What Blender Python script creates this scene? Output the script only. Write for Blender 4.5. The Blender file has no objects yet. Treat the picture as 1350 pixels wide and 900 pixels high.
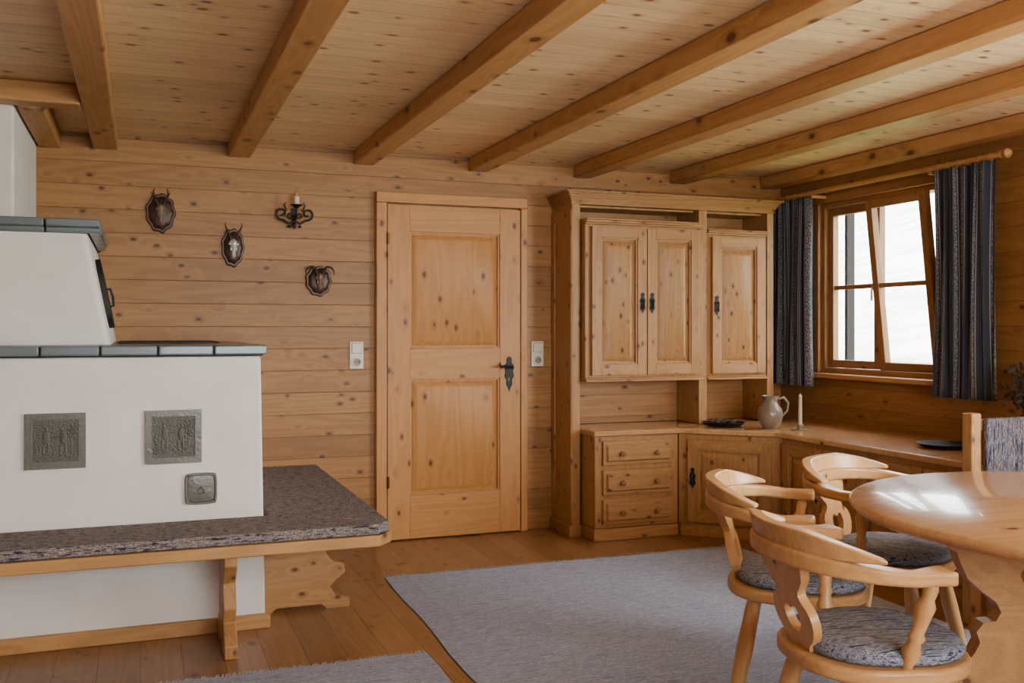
import bpy, bmesh, math, random
from mathutils import Vector, Matrix
random.seed(7)
SC=bpy.context.scene
COL=SC.collection
def lin(r,g,b):
    f=lambda c:((c/255+0.055)/1.055)**2.4 if c/255>0.04045 else c/255/12.92
    return (f(r),f(g),f(b),1)

# ---------------------------------------------------------------- mesh builder
class MB:
    def __init__(s): s.bm=bmesh.new(); s.M=Matrix(); s.mi=0
    def V(s,p): return s.bm.verts.new(s.M@Vector(p))
    def F(s,vs):
        try:
            f=s.bm.faces.new(vs); f.material_index=s.mi; return f
        except ValueError: return None
    def hexa(s,p):
        v=[s.V(q) for q in p]
        for i in ((0,3,2,1),(4,5,6,7),(0,1,5,4),(1,2,6,5),(2,3,7,6),(3,0,4,7)): s.F([v[k] for k in i])
    def box(s,x0,x1,y0,y1,z0,z1):
        s.hexa([(x0,y0,z0),(x1,y0,z0),(x1,y1,z0),(x0,y1,z0),(x0,y0,z1),(x1,y0,z1),(x1,y1,z1),(x0,y1,z1)])
    def prism(s,poly,z0,z1):
        a=[s.V((x,y,z0)) for x,y in poly]; b=[s.V((x,y,z1)) for x,y in poly]
        n=len(poly); s.F(a[::-1]); s.F(b)
        for i in range(n): s.F([a[i],a[(i+1)%n],b[(i+1)%n],b[i]])
    def frustum(s,x0,x1,z0,z1,ya,ins,yb):
        s.hexa([(x0,ya,z0),(x1,ya,z0),(x1,ya,z1),(x0,ya,z1),
                (x0+ins,yb,z0+ins),(x1-ins,yb,z0+ins),(x1-ins,yb,z1-ins),(x0+ins,yb,z1-ins)])
    def rings(s,rings,close=True,capa=True,capb=True):
        R=[[s.V(p) for p in r] for r in rings]; n=len(R[0])
        for i in range(len(R)-1):
            for j in range(n if close else n-1):
                s.F([R[i][j],R[i][(j+1)%n],R[i+1][(j+1)%n],R[i+1][j]])
        if capa and close: s.F(R[0][::-1])
        if capb and close: s.F(R[-1])
    def lathe(s,prof,p0,p1,n=20):
        p0=Vector(p0);p1=Vector(p1); ax=(p1-p0); L=ax.length; ax=ax/L
        u=ax.orthogonal().normalized(); w=ax.cross(u)
        s.rings([[p0+ax*(t*L)+(u*math.cos(2*math.pi*k/n)+w*math.sin(2*math.pi*k/n))*max(r,1e-4) for k in range(n)] for t,r in prof])
    def tube(s,pts,r,n=8,closed=False):
        pts=[Vector(p) for p in pts]; N=len(pts); out=[]
        up=None
        for i in range(N):
            a=pts[(i-1)%N] if (closed or i>0) else pts[0]
            b=pts[(i+1)%N] if (closed or i<N-1) else pts[-1]
            t=(b-a).normalized()
            if up is None: up=t.orthogonal().normalized()
            up=(up-t*up.dot(t)).normalized(); w=t.cross(up)
            rr=r[i] if isinstance(r,(list,tuple)) else r
            out.append([pts[i]+(up*math.cos(2*math.pi*k/n)+w*math.sin(2*math.pi*k/n))*rr for k in range(n)])
        if closed:
            out.append(out[0]); 
        s.rings(out,capa=not closed,capb=not closed)
        if closed: bmesh.ops.remove_doubles(s.bm,verts=s.bm.verts,dist=1e-5)
    def ell(s,c,r,n=14,m=8):
        c=Vector(c); out=[]
        for i in range(m+1):
            a=math.pi*i/m; out.append([c+Vector((r[0]*max(math.sin(a),.01)*math.cos(2*math.pi*k/n),r[1]*max(math.sin(a),.01)*math.sin(2*math.pi*k/n),r[2]*math.cos(a))) for k in range(n)])
        s.rings(out)
    def mesh(s,me):
        t=bmesh.new(); t.from_mesh(me); t.transform(s.M)
        for f in t.faces: f.material_index=s.mi
        m2=bpy.data.meshes.new("t"); t.to_mesh(m2); t.free(); s.bm.from_mesh(m2); bpy.data.meshes.remove(m2)
    def cutout(s,outer,holes,t):
        cu=bpy.data.curves.new("c",'CURVE'); cu.dimensions='2D'; cu.fill_mode='BOTH'; cu.extrude=t/2
        for pl in [outer]+holes:
            sp=cu.splines.new('POLY'); sp.points.add(len(pl)-1)
            for i,p in enumerate(pl): sp.points[i].co=(p[0],p[1],0,1)
            sp.use_cyclic_u=True
        ob=bpy.data.objects.new("c",cu); COL.objects.link(ob)
        dg=bpy.context.evaluated_depsgraph_get(); dg.update()
        me=bpy.data.meshes.new_from_object(ob.evaluated_get(dg))
        b=bmesh.new(); b.from_mesh(me); bmesh.ops.remove_doubles(b,verts=b.verts,dist=1e-5); b.to_mesh(me); b.free()
        s.mesh(me); bpy.data.objects.remove(ob); bpy.data.curves.remove(cu); bpy.data.meshes.remove(me)
    def done(s,name,mats,parent=None,bevel=0,seg=2,smooth=35,**props):
        bm=s.bm
        off=Vector((0,0,0))
        p=parent
        while p is not None: off+=Vector(p.location); p=p.parent
        if parent is not None: bmesh.ops.translate(bm,verts=bm.verts,vec=-off)
        bmesh.ops.recalc_face_normals(bm,faces=bm.faces)
        if parent is None and not props.get('kind')=='structure' :
            lo=Vector([min(v.co[i] for v in bm.verts) for i in range(3)]); hi=Vector([max(v.co[i] for v in bm.verts) for i in range(3)])
            o=Vector(((lo.x+hi.x)/2,(lo.y+hi.y)/2,lo.z)); bmesh.ops.translate(bm,verts=bm.verts,vec=-o)
        else: o=Vector((0,0,0))
        me=bpy.data.meshes.new(name); bm.to_mesh(me); bm.free()
        for m in (mats if isinstance(mats,(list,tuple)) else [mats]): me.materials.append(m)
        if smooth:
            for q in me.polygons: q.use_smooth=True
            me.set_sharp_from_angle(angle=math.radians(smooth))
        ob=bpy.data.objects.new(name,me); COL.objects.link(ob); ob.location=o
        if parent is not None: ob.parent=parent
        if bevel:
            b=ob.modifiers.new("bevel",'BEVEL'); b.width=bevel; b.segments=seg; b.limit_method='ANGLE'; b.angle_limit=math.radians(40)
        for k,v in props.items(): ob[k]=v
        return ob
def FR(o,x,y):
    x=Vector(x).normalized(); y=Vector(y).normalized(); z=x.cross(y)
    M=Matrix.Identity(4)
    for i in range(3): M[i][0]=x[i];M[i][1]=y[i];M[i][2]=z[i];M[i][3]=o[i]
    return M
def thing(name,label,cat,loc=(0,0,0),**k):
    e=bpy.data.objects.new(name,None); COL.objects.link(e); e.location=loc; e.empty_display_size=.1
    e["label"]=label; e["category"]=cat
    for a,b in k.items(): e[a]=b
    return e
def copytree(o,parent=None):
    n=o.copy(); COL.objects.link(n)
    if parent is not None: n.parent=parent
    for c in o.children: copytree(c,n)
    return n
def smoothpoly(pts,it=2):
    for _ in range(it):
        q=[]
        for i in range(len(pts)):
            a=pts[i];b=pts[(i+1)%len(pts)]
            q.append((a[0]*.75+b[0]*.25,a[1]*.75+b[1]*.25)); q.append((a[0]*.25+b[0]*.75,a[1]*.25+b[1]*.75))
        pts=q
    return pts
def circ(cx,cy,rx,ry=None,n=24):
    ry=ry or rx
    return [(cx+rx*math.cos(2*math.pi*i/n),cy+ry*math.sin(2*math.pi*i/n)) for i in range(n)]

# ---------------------------------------------------------------- materials
class NT:
    def __init__(s,name):
        s.m=bpy.data.materials.new(name); s.m.use_nodes=True; s.t=s.m.node_tree; s.b=s.t.nodes["Principled BSDF"]
    def n(s,ty,**k):
        x=s.t.nodes.new(ty)
        for a,b in k.items(): setattr(x,a,b)
        return x
    def l(s,a,b): s.t.links.new(a,b)
    def inp(s,sock,v):
        if isinstance(v,bpy.types.NodeSocket): s.l(v,sock)
        else: sock.default_value=v
    def math(s,op,a,b=0.0,c=0.0,clamp=False):
        x=s.n('ShaderNodeMath',operation=op,use_clamp=clamp); s.inp(x.inputs[0],a); s.inp(x.inputs[1],b)
        if op in('MULTIPLY_ADD','SMOOTH_MIN'): s.inp(x.inputs[2],c)
        return x.outputs[0]
    def rng(s,v,a,b,c=0.0,d=1.0):
        x=s.n('ShaderNodeMapRange',interpolation_type='SMOOTHSTEP'); s.inp(x.inputs[0],v)
        for i,q in enumerate((a,b,c,d)): x.inputs[i+1].default_value=q
        return x.outputs[0]
    def mix(s,f,a,b,mode='MIX'):
        x=s.n('ShaderNodeMix',data_type='RGBA',blend_type=mode); s.inp(x.inputs[0],f); s.inp(x.inputs[6],a); s.inp(x.inputs[7],b); return x.outputs[2]
    def comb(s,a,b,c):
        x=s.n('ShaderNodeCombineXYZ'); s.inp(x.inputs[0],a);s.inp(x.inputs[1],b);s.inp(x.inputs[2],c); return x.outputs[0]
    def xyz(s,uv=False):
        t=s.n('ShaderNodeTexCoord'); x=s.n('ShaderNodeSeparateXYZ'); s.l(t.outputs['UV' if uv else 'Object'],x.inputs[0]); return x.outputs
    def noise(s,v,sc=1,det=2,rough=.5):
        x=s.n('ShaderNodeTexNoise'); s.inp(x.inputs['Vector'],v); x.inputs['Scale'].default_value=sc; x.inputs['Detail'].default_value=det; x.inputs['Roughness'].default_value=rough; return x.outputs[0]
    def bump(s,h,st=.3,d=.002):
        x=s.n('ShaderNodeBump'); x.inputs['Strength'].default_value=st; x.inputs['Distance'].default_value=d; s.inp(x.inputs['Height'],h); s.l(x.outputs[0],s.b.inputs['Normal'])
    def ramp(s,f,stops,const=False):
        x=s.n('ShaderNodeValToRGB'); r=x.color_ramp; r.interpolation='CONSTANT' if const else 'LINEAR'
        while len(r.elements)<len(stops): r.elements.new(.5)
        for e,(p,c) in zip(r.elements,stops): e.position=p; e.color=c
        s.inp(x.inputs[0],f); return x.outputs[0]

def wood(name,light,dark,axis=0,plank=None,knot=.15,ks=9,rough=.45,var=.18,groove=.03,kcol=(74,38,18),kstr=.9,gstr=.55,bigm=.55):
    N=NT(name); p=N.xyz(); o=[0,1,2]; o.remove(axis)
    a=p[axis]; b=p[o[0]]; c=p[o[1]]
    rnd=None; g=None
    if plank:
        q=N.math('DIVIDE',p[plank[0]],plank[1]); idx=N.math('FLOOR',q); fr=N.math('SUBTRACT',q,idx)
        w=N.n('ShaderNodeTexWhiteNoise',noise_dimensions='1D'); N.l(idx,w.inputs['W']); rnd=w.outputs[0]
        a=N.math('ADD',a,N.math('MULTIPLY',rnd,17.3))
        e=N.math('MINIMUM',fr,N.math('SUBTRACT',1.0,fr)); g=N.rng(e,0,groove,1,0)
    kv=N.comb(N.math('MULTIPLY',a,ks*.6),N.math('MULTIPLY',b,ks),N.math('MULTIPLY',c,ks))
    vo=N.n('ShaderNodeTexVoronoi',feature='F1'); N.l(kv,vo.inputs['Vector']); vo.inputs['Scale'].default_value=1
    kd=vo.outputs['Distance']
    near=N.rng(kd,knot*3,knot*.6,0,1)
    gv=N.comb(N.math('MULTIPLY',a,.55),N.math('MULTIPLY',b,7),N.math('MULTIPLY',c,7))
    base=N.noise(gv,1,1)
    ring=N.math('SINE',N.math('ADD',N.math('MULTIPLY',base,60.0),N.math('MULTIPLY',near,5.0)))
    ring=N.math('MULTIPLY_ADD',ring,.5,.5)
    fine=N.noise(N.comb(N.math('MULTIPLY',a,5),N.math('MULTIPLY',b,170),N.math('MULTIPLY',c,170)),1,3)
    f=N.math('ADD',N.math('MULTIPLY',ring,.32),N.math('MULTIPLY',fine,.7),clamp=True)
    col=N.mix(f,lin(*light),lin(*dark))
    big=N.noise(N.comb(N.math('MULTIPLY',a,.8),N.math('MULTIPLY',b,2),N.math('MULTIPLY',c,2)),1,1)
    col=N.mix(bigm,col,N.ramp(big,[(.3,(.8,.77,.72,1)),(.7,(1.0,1.0,1.0,1))]),'MULTIPLY')
    if rnd is not None:
        col=N.mix(1.0,col,N.ramp(rnd,[(0,(1-var,1-var*1.15,1-var*1.3,1)),(1,(1,1,1,1))]),'MULTIPLY')
    halo=N.math('MULTIPLY',N.rng(kd,knot*1.8,knot*.8,0,1),.35)
    col=N.mix(halo,col,lin(*[x*.55+y*.45 for x,y in zip(dark,kcol)]))
    km=N.math('MULTIPLY',N.rng(kd,knot,knot*.5,0,1),kstr)
    col=N.mix(km,col,lin(*kcol))
    if g is not None: col=N.mix(N.math('MULTIPLY',g,gstr),col,lin(58,32,14))
    N.l(col,N.b.inputs['Base Color']); N.b.inputs['Roughness'].default_value=rough
    N.b.inputs['Specular IOR Level'].default_value=.4
    h=N.math('MULTIPLY',fine,.15)
    if g is not None: h=N.math('SUBTRACT',h,g)
    N.bump(h,.4,.003)
    return N.m
def plain(name,c,rough=.5,metal=0,nz=None,bump=0,spec=None,coat=0):
    N=NT(name); p=N.n('ShaderNodeTexCoord').outputs['Object']
    n=N.noise(p,nz or 12,4)
    c2=tuple(x*.78 for x in lin(*c)[:3])+(1,)
    N.l(N.mix(n,lin(*c),c2),N.b.inputs['Base Color'])
    N.b.inputs['Roughness'].default_value=rough; N.b.inputs['Metallic'].default_value=metal
    if spec is not None: N.b.inputs['Specular IOR Level'].default_value=spec
    if coat: N.b.inputs['Coat Weight'].default_value=coat
    if bump: N.bump(N.noise(p,(nz or 12)*4,3),bump,.004)
    return N.m
def weave(name,cols,sx,sy,sz,rough=.95,lo=.33,sp=.34):
    N=NT(name); p=N.xyz()
    n=N.noise(N.comb(N.math('MULTIPLY',p[0],sx),N.math('MULTIPLY',p[1],sy),N.math('MULTIPLY',p[2],sz)),1,2,.7)
    k=len(cols); st=[]
    for i,c in enumerate(cols): st.append((0 if i==0 else lo+sp*i/(k-1)-.03,lin(*c)))
    col=N.ramp(n,st,True)
    f=N.noise(N.comb(N.math('MULTIPLY',p[0],260),N.math('MULTIPLY',p[1],260),N.math('MULTIPLY',p[2],260)),1,1)
    col=N.mix(.5,col,N.ramp(f,[(.3,(.6,.6,.6,1)),(.7,(1,1,1,1))]),'MULTIPLY')
    N.l(col,N.b.inputs['Base Color']); N.b.inputs['Roughness'].default_value=rough
    N.b.inputs['Specular IOR Level'].default_value=.15
    N.bump(N.math('ADD',n,f),.5,.004)
    return N.m

W_wall=wood("pine_wall_planks",(182,130,72),(142,96,46),0,(2,.128),knot=.145,ks=11.5,groove=.024,var=.22,gstr=.65)
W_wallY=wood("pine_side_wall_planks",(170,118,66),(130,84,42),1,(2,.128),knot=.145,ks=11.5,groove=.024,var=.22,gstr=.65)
W_ceil=wood("pine_ceiling_planks",(250,224,180),(228,190,138),0,(1,.115),knot=.17,ks=11.5,groove=.035,var=.14,kcol=(112,62,32),gstr=.45)
W_floor=wood("pine_floor_planks",(172,126,80),(130,90,52),1,(0,.15),knot=.15,ks=8,groove=.022,var=.26,rough=.28,gstr=.65)
BLc,BDc=(200,150,92),(160,112,62)
W_beam=wood("pine_beam",BLc,BDc,1,None,knot=.17,ks=7)
W_beamX=wood("pine_cross_beam",BLc,BDc,0,None,knot=.17,ks=7)
DLc,DDc=(200,142,78),(172,114,58)
W_doorZ=wood("pine_door_vertical",DLc,DDc,2,None,knot=.15,ks=10,kcol=(92,38,16),bigm=.25)
W_doorX=wood("pine_door_horizontal",DLc,DDc,0,None,knot=.12,ks=10,kcol=(92,38,16),bigm=.25)
CLc,CDc=(186,138,84),(148,102,56)
W_cabZ=wood("pine_cabinet_vertical",CLc,CDc,2,None,knot=.165,ks=15,kcol=(78,38,20))
W_cabX=wood("pine_cabinet_horizontal",CLc,CDc,0,None,knot=.15,ks=13,kcol=(78,38,20))
W_cabY=wood("pine_cabinet_depth",CLc,CDc,1,None,knot=.15,ks=13,kcol=(78,38,20))
W_winZ=wood("window_pine_vertical",(160,112,66),(124,82,44),2,None,knot=.12,ks=11)
W_winY=wood("window_pine_horizontal",(160,112,66),(124,82,44),1,None,knot=.12,ks=11)
W_hback=wood("pine_hutch_back",CLc,CDc,0,(2,.14),knot=.15,ks=11,groove=.02)
W_chair=wood("honey_pine_chair",(212,164,108),(180,128,76),0,None,knot=.08,ks=7,rough=.33)
W_chairZ=wood("honey_pine_chair_upright",(212,164,108),(180,128,76),2,None,knot=.1,ks=9,rough=.33)
W_table=wood("pine_table_top",(208,162,112),(178,130,84),0,(1,.16),knot=.1,ks=7,rough=.22,groove=.006,var=.1)
W_table.node_tree.nodes["Principled BSDF"].inputs['Coat Weight'].default_value=.35
W_dark=wood("dark_walnut_plaque",(84,46,28),(44,22,14),2,None,knot=.05,ks=9,rough=.35)
W_dark.node_tree.nodes["Principled BSDF"].inputs['Specular IOR Level'].default_value=.35
M_white=plain("white_plaster",(232,225,216),.85,bump=.3,nz=5)
M_iron=plain("black_wrought_iron",(24,23,24),.5,.3,bump=.2,nz=40)
M_pewter=plain("pewter_glaze",(106,104,96),.35,.4,nz=18,bump=.4,coat=.3)
M_pewd=plain("pewter_dark_relief",(90,88,82),.4,.4,nz=45,bump=.9)
M_tile=plain("grey_green_glazed_tile",(104,114,116),.3,0,nz=9,coat=.2)
M_grout=plain("dark_grout",(50,50,50),.9)
M_plastic=plain("ivory_plastic",(232,222,204),.4)
M_hole=plain("socket_recess",(150,142,128),.6)
M_pin=plain("dark_pin_hole",(20,20,20),.7)
M_bone=plain("aged_bone",(120,92,68),.3,nz=40,bump=.4)
M_silver=plain("silvery_skull",(200,194,188),.25,.4,nz=30,bump=.3)
M_horn=plain("dark_horn",(46,32,24),.45,nz=60,bump=.6,spec=.4)
M_wax=plain("cream_wax",(214,196,164),.5)
M_amber=plain("amber_candle_sleeve",(180,128,74),.5)
M_stone=plain("brown_grey_stoneware",(132,116,98),.35,nz=24,bump=.3,coat=.4)
M_brass=plain("brass_hinge",(120,84,40),.35,.9)
M_dried=plain("dried_brown_leaves",(64,46,32),.9,nz=20)
M_ext=plain("weathered_dark_shutter",(30,26,24),.8)
N=NT("meadow_grass_glare"); tc=N.n('ShaderNodeTexCoord').outputs['Object']; pz=N.xyz()
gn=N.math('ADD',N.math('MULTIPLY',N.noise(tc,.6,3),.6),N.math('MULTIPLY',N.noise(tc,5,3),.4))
N.l(N.mix(N.rng(pz[0],10,19),N.ramp(gn,[(.4,lin(64,92,30)),(.5,lin(104,126,62)),(.62,lin(166,174,128))]),N.ramp(gn,[(.4,lin(196,204,184)),(.6,lin(240,240,236))])),N.b.inputs['Base Color']); N.b.inputs['Roughness'].default_value=1; N.b.inputs['Specular IOR Level'].default_value=.05; M_grass_glare=N.m  # far slope coloured near-white: overexposed daylight painted into the grass
bc=[(44,40,50),(100,74,70),(74,84,110),(160,146,130),(84,66,70),(180,168,152),(64,72,98),(126,104,96)]
FB=weave("bench_woven_fabric",bc,22,120,120,lo=.36,sp=.3)
FB2=weave("bench_woven_fabric_side",bc,22,120,120,lo=.36,sp=.3)
cc=[(50,56,80),(96,104,130),(160,158,156),(80,92,120),(176,174,172),(66,76,102)]
FC=weave("chair_woven_fabric",cc,7,150,150,lo=.37,sp=.26)
FS=weave("bench_back_fabric",[(38,38,50),(90,84,94),(58,64,86),(140,130,124),(66,56,66),(104,106,120)],120,120,14,lo=.36,sp=.28)
FR_=weave("rug_woven_fabric",[(134,142,168),(172,176,194),(148,156,180),(192,194,206),(142,150,174),(162,168,188)],9,110,30,lo=.36,sp=.28)
M_fringe=plain("rug_fringe_cotton",(186,186,192),.95)
g=NT("window_glass"); g.t.nodes.remove(g.b); tr=g.n('ShaderNodeBsdfTransparent'); gl=g.n('ShaderNodeBsdfGlossy'); gl.inputs['Roughness'].default_value=.02
mx=g.n('ShaderNodeMixShader'); mx.inputs[0].default_value=.06; g.l(tr.outputs[0],mx.inputs[1]); g.l(gl.outputs[0],mx.inputs[2]); g.l(mx.outputs[0],g.t.nodes['Material Output'].inputs[0]); M_glass=g.m
c=NT("striped_curtain_cloth"); p=c.xyz(True)
u=c.math('FRACT',c.math('MULTIPLY',p[0],9.0))
band=c.math('MULTIPLY',c.rng(u,.40,.42),c.rng(u,.72,.70))
def ln(a,w): return c.math('MULTIPLY',c.rng(u,a-.01,a),c.rng(u,a+w+.01,a+w))
lines=c.math('ADD',c.math('ADD',ln(.34,.022),ln(.745,.022)),c.math('ADD',ln(.08,.015),ln(.16,.015)),clamp=True)
pn=c.noise(c.comb(c.math('MULTIPLY',p[0],150),c.math('MULTIPLY',p[1],80),0.0),1,1)
flo=c.rng(pn,.49,.54)
col=c.mix(c.math('MULTIPLY',band,c.math('MULTIPLY_ADD',flo,.6,.12)),lin(42,47,62),lin(144,140,138))
col=c.mix(c.math('MULTIPLY',lines,.75),col,lin(146,142,138))
c.l(col,c.b.inputs['Base Color']); c.b.inputs['Roughness'].default_value=.9; M_curt=c.m

# ---------------------------------------------------------------- room shell
XL,XR,YB,YF,ZC=-2.4,4.2,5.75,-1.6,2.325
XO=XR+.12
def shell(name,label,cat): return dict(kind="structure",label=label,category=cat)
m=MB(); m.box(XL-.2,XO,YF-.2,YB+.2,-.12,0); m.done("floor",W_floor,**shell(0,"honey-brown pine plank floor of the parlour","floor"))
m=MB(); m.box(XL-.2,XO,YF-.2,YB+.2,ZC,ZC+.12); m.done("ceiling",W_ceil,**shell(0,"pale knotty pine plank ceiling above the beams","ceiling"))
m=MB(); m.box(XL-.2,XO,YB,YB+.2,0,ZC); m.done("wall_back",W_wall,**shell(0,"knotty pine horizontal plank wall around the door","wall"))
m=MB(); m.box(XL-.2,XL,YF,YB,0,ZC); m.done("wall_left",W_wallY,**shell(0,"knotty pine plank wall beyond the tiled stove","wall"))
WY0,WY1,WZ0,WZ1=4.28,5.315,.98,2.09
m=MB()
HY0,HY1,HZ0,HZ1=.3,2.1,.95,2.1
for a,b,c0,d in ((WY1,YB,0,ZC),(WY0,WY1,0,WZ0),(WY0,WY1,WZ1,ZC),(HY1,WY0,0,ZC),(HY0,HY1,0,HZ0),(HY0,HY1,HZ1,ZC),(YF,HY0,0,ZC)):
    m.box(XR,XO,a,b,c0,d)
m.done("wall_right",W_wallY,**shell(0,"knotty pine plank wall with the casement window","wall"))
m=MB()
FX0,FX1=.2,2.8
for a,b,c0,d in ((XL-.2,FX0,0,ZC),(FX0,FX1,0,.9),(FX0,FX1,2.1,ZC),(FX1,XO,0,ZC)): m.box(a,b,YF-.2,YF,c0,d)
m.done("wall_front",W_wall,**shell(0,"knotty pine plank wall facing the door wall","wall"))
bz=2.24
for i,x in enumerate((-.178,.525,1.24,1.956,2.666,3.376,4.09)):
    m=MB(); m.box(x-.062,x+.062,YF+.002,YB-.002,bz,ZC-.001)
    m.done("trim_%d"%(i+1),W_beam,bevel=.008,kind="structure",label="squared pine ceiling beam running to the door wall",category="ceiling beam")
m=MB(); m.box(-2.3,-.244,4.62,4.74,bz-.005,ZC-.001); m.done("trim_8",W_beamX,bevel=.008,kind="structure",label="short pine cross beam before the chimney",category="ceiling beam")
m=MB(); m.box(-.505,-.395,4.745,YB-.002,bz-.01,ZC-.001); m.done("trim_9",W_beam,bevel=.008,kind="structure",label="short pine beam beside the white chimney",category="ceiling beam")

# ---------------------------------------------------------------- door
D=thing("door_1","knotty pine panelled interior door in a pine frame","door",(1.8,5.75,0),kind="structure")
m=MB()
m.mi=0; m.box(1.307,1.372,5.70,5.748,0,2.02); m.box(2.226,2.27,5.70,5.748,0,2.02)
m.mi=1; m.box(1.307,2.27,5.70,5.748,2.02,2.085)
m.done("door_frame",[W_doorZ,W_doorX],D,bevel=.005)
def leaf(mb,w,h,st,zs,t=.024,rise=.9,ins=.035,mold=True):
    mb.mi=0; mb.box(0,st,-t,0,0,h); mb.box(w-st,w,-t,0,0,h)
    mb.mi=1; z=0
    for a,b in zs: mb.box(st,w-st,-t,0,z,a); z=b
    mb.box(st,w-st,-t,0,z,h)
    mb.mi=0
    for a,b in zs:
        g=.012
        if mold:
            mw=.011
            for (x0,x1,z0,z1) in ((st,st+mw,a,b),(w-st-mw,w-st,a,b),(st+mw,w-st-mw,a,a+mw),(st+mw,w-st-mw,b-mw,b)):
                mb.box(x0,x1,-t*.72,-.001,z0,z1)
        mb.frustum(st+g+.006,w-st-g-.006,a+g+.006,b-g-.006,-t*.12,ins,-t*rise)
        mb.box(st,w-st,-t*.12,0,a,b)
m=MB(); m.M=FR((1.376,5.735,.008),(1,0,0),(0,1,0))
leaf(m,.846,2.0,.135,[(.26,.955),(1.14,1.845)],t=.030,rise=.7,ins=.03)
DL=m.done("door_leaf",[W_doorZ,W_doorX],D,bevel=.003)
m=MB(); m.M=FR((2.148,5.700,0),(1,0,0),(0,0,1))
pl=smoothpoly([(0,1.10),(.018,1.08),(.012,1.06),(.034,1.035),(.022,1.0),(.034,.975),(.014,.95),(.022,.925),(.006,.90),(0,.875),(-.006,.90),(-.022,.925),(-.014,.95),(-.034,.975),(-.022,1.0),(-.034,1.035),(-.012,1.06),(-.018,1.08)],2)
m.cutout(pl,[circ(0,.955,.006,.012,12)],.006)
m.M=Matrix(); m.tube([(2.148,5.697,1.03),(2.148,5.65,1.03),(2.13,5.642,1.032),(2.10,5.64,1.04),(2.075,5.64,1.035),(2.062,5.64,1.048),(2.066,5.64,1.06)],[.009,.009,.009,.008,.009,.007,.005],10)
m.done("door_handle",M_iron,DL,bevel=.001,label="black wrought iron lever handle with plate")
for z in (1.77,.32):
    m=MB(); m.lathe([(0,.004),(.05,.009),(.95,.009),(1,.004)],(1.377,5.696,z),(1.377,5.696,z+.07),12); m.done("hinge",M_brass,DL)

# ---------------------------------------------------------------- window
W=thing("window_1","pine casement window with one sash tilted open","window",(4.25,4.78,.98),kind="structure")
m=MB(); fw=.034
m.mi=0; m.box(4.205,4.31,WY0,WY0+fw,WZ0,WZ1); m.box(4.205,4.31,WY1-fw,WY1,WZ0,WZ1)
m.mi=1; m.box(4.205,4.31,WY0+fw,WY1-fw,WZ0,WZ0+fw); m.box(4.205,4.31,WY0+fw,WY1-fw,WZ1-fw,WZ1)
m.mi=0; m.box(4.178,4.199,WY0-.05,WY0,WZ0,WZ1); m.box(4.178,4.199,WY1,WY1+.05,WZ0,WZ1)
m.mi=1; m.box(4.178,4.199,WY0-.05,WY1+.05,WZ1,WZ1+.05)
m.done("window_frame",[W_winZ,W_winY],W,bevel=.004)
m=MB(); m.box(4.11,4.199,WY0-.09,WY1+.09,WZ0-.03,WZ0); m.done("window_sill",W_cabY,W,bevel=.006)
def sash(y0,y1,tilt,label):
    z0,z1=WZ0+fw+.003,WZ1-fw-.003
    M=Matrix.Translation((4.255,0,z0))@Matrix.Rotation(-tilt,4,'Y')
    m=MB(); m.M=M; h=z1-z0; s=.050
    m.mi=0; m.box(-.025,.02,y0,y0+s,0,h); m.box(-.025,.02,y1-s,y1,0,h)
    m.mi=1; m.box(-.025,.02,y0+s,y1-s,0,s); m.box(-.025,.02,y0+s,y1-s,h-s,h); m.box(-.014,.012,y0+s,y1-s,h*.5-.014,h*.5+.014)
    sa=m.done("sash",[W_winZ,W_winY],W,bevel=.003,label=label)
    m=MB(); m.M=M; m.box(.003,.006,y0+s-.002,y1-s+.002,s,h-s); m.done("glass_pane",M_glass,sa)
    return sa,M
ym=(WY0+WY1)/2
s1,_=sash(ym+.002,WY1-fw-.002,0,"closed pine sash with two panes")
s2,M2=sash(WY0+fw+.002,ym-.002,math.radians(6.5),"pine sash tilted inward with two panes")
m=MB(); m.box(4.220,4.229,ym+.014,ym+.038,1.50,1.56); m.tube([(4.222,ym+.026,1.53),(4.20,ym+.026,1.53),(4.195,ym+.032,1.50),(4.195,ym+.032,1.44)],.007,8); m.done("window_handle",M_plastic,s1)
m=MB(); m.box(4.335,4.40,5.222,5.246,WZ0-.03,WZ1+.03); m.done("window_shutter",M_ext,W,bevel=.003)
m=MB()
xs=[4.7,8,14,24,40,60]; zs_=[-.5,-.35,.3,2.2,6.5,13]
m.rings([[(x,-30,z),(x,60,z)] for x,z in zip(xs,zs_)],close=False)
m.done("meadow",M_grass_glare,kind="structure",label="grassy meadow slope outside the window, its far part coloured white for glare",category="meadow")

# ---------------------------------------------------------------- stove
ST=thing("tiled_stove","white plastered masonry stove with glazed tile ledges and relief tiles","stove",(-.4,5.0,0))
m=MB(); m.hexa([(-1.7,4.26,0),(.498,4.26,0),(.498,5.745,0),(-1.7,5.745,0),(-1.7,4.26,1.15),(.478,4.26,1.15),(.478,5.745,1.15),(-1.7,5.745,1.15)]); m.done("stove_body",M_white,ST,bevel=.012,seg=3)
m=MB(); m.box(-1.7,.515,4.235,4.262,0,.06); m.done("plinth_board",W_beamX,ST,bevel=.004)
m=MB(); 
m.mi=1; m.box(-1.69,.488,4.255,5.74,1.152,1.194)
m.mi=0
x=.503
while x>-1.7:
    m.box(x-.215,x-.003,4.228,4.40,1.158,1.197); x-=.218
y=4.405
while y<5.5: m.box(.37,.503,y,y+.21,1.158,1.197); y+=.215
m.box(-1.69,.368,4.402,5.74,1.17,1.196)
m.done("tile_ledge",[M_tile,M_grout],ST,bevel=.006,seg=2)
m=MB()
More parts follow.
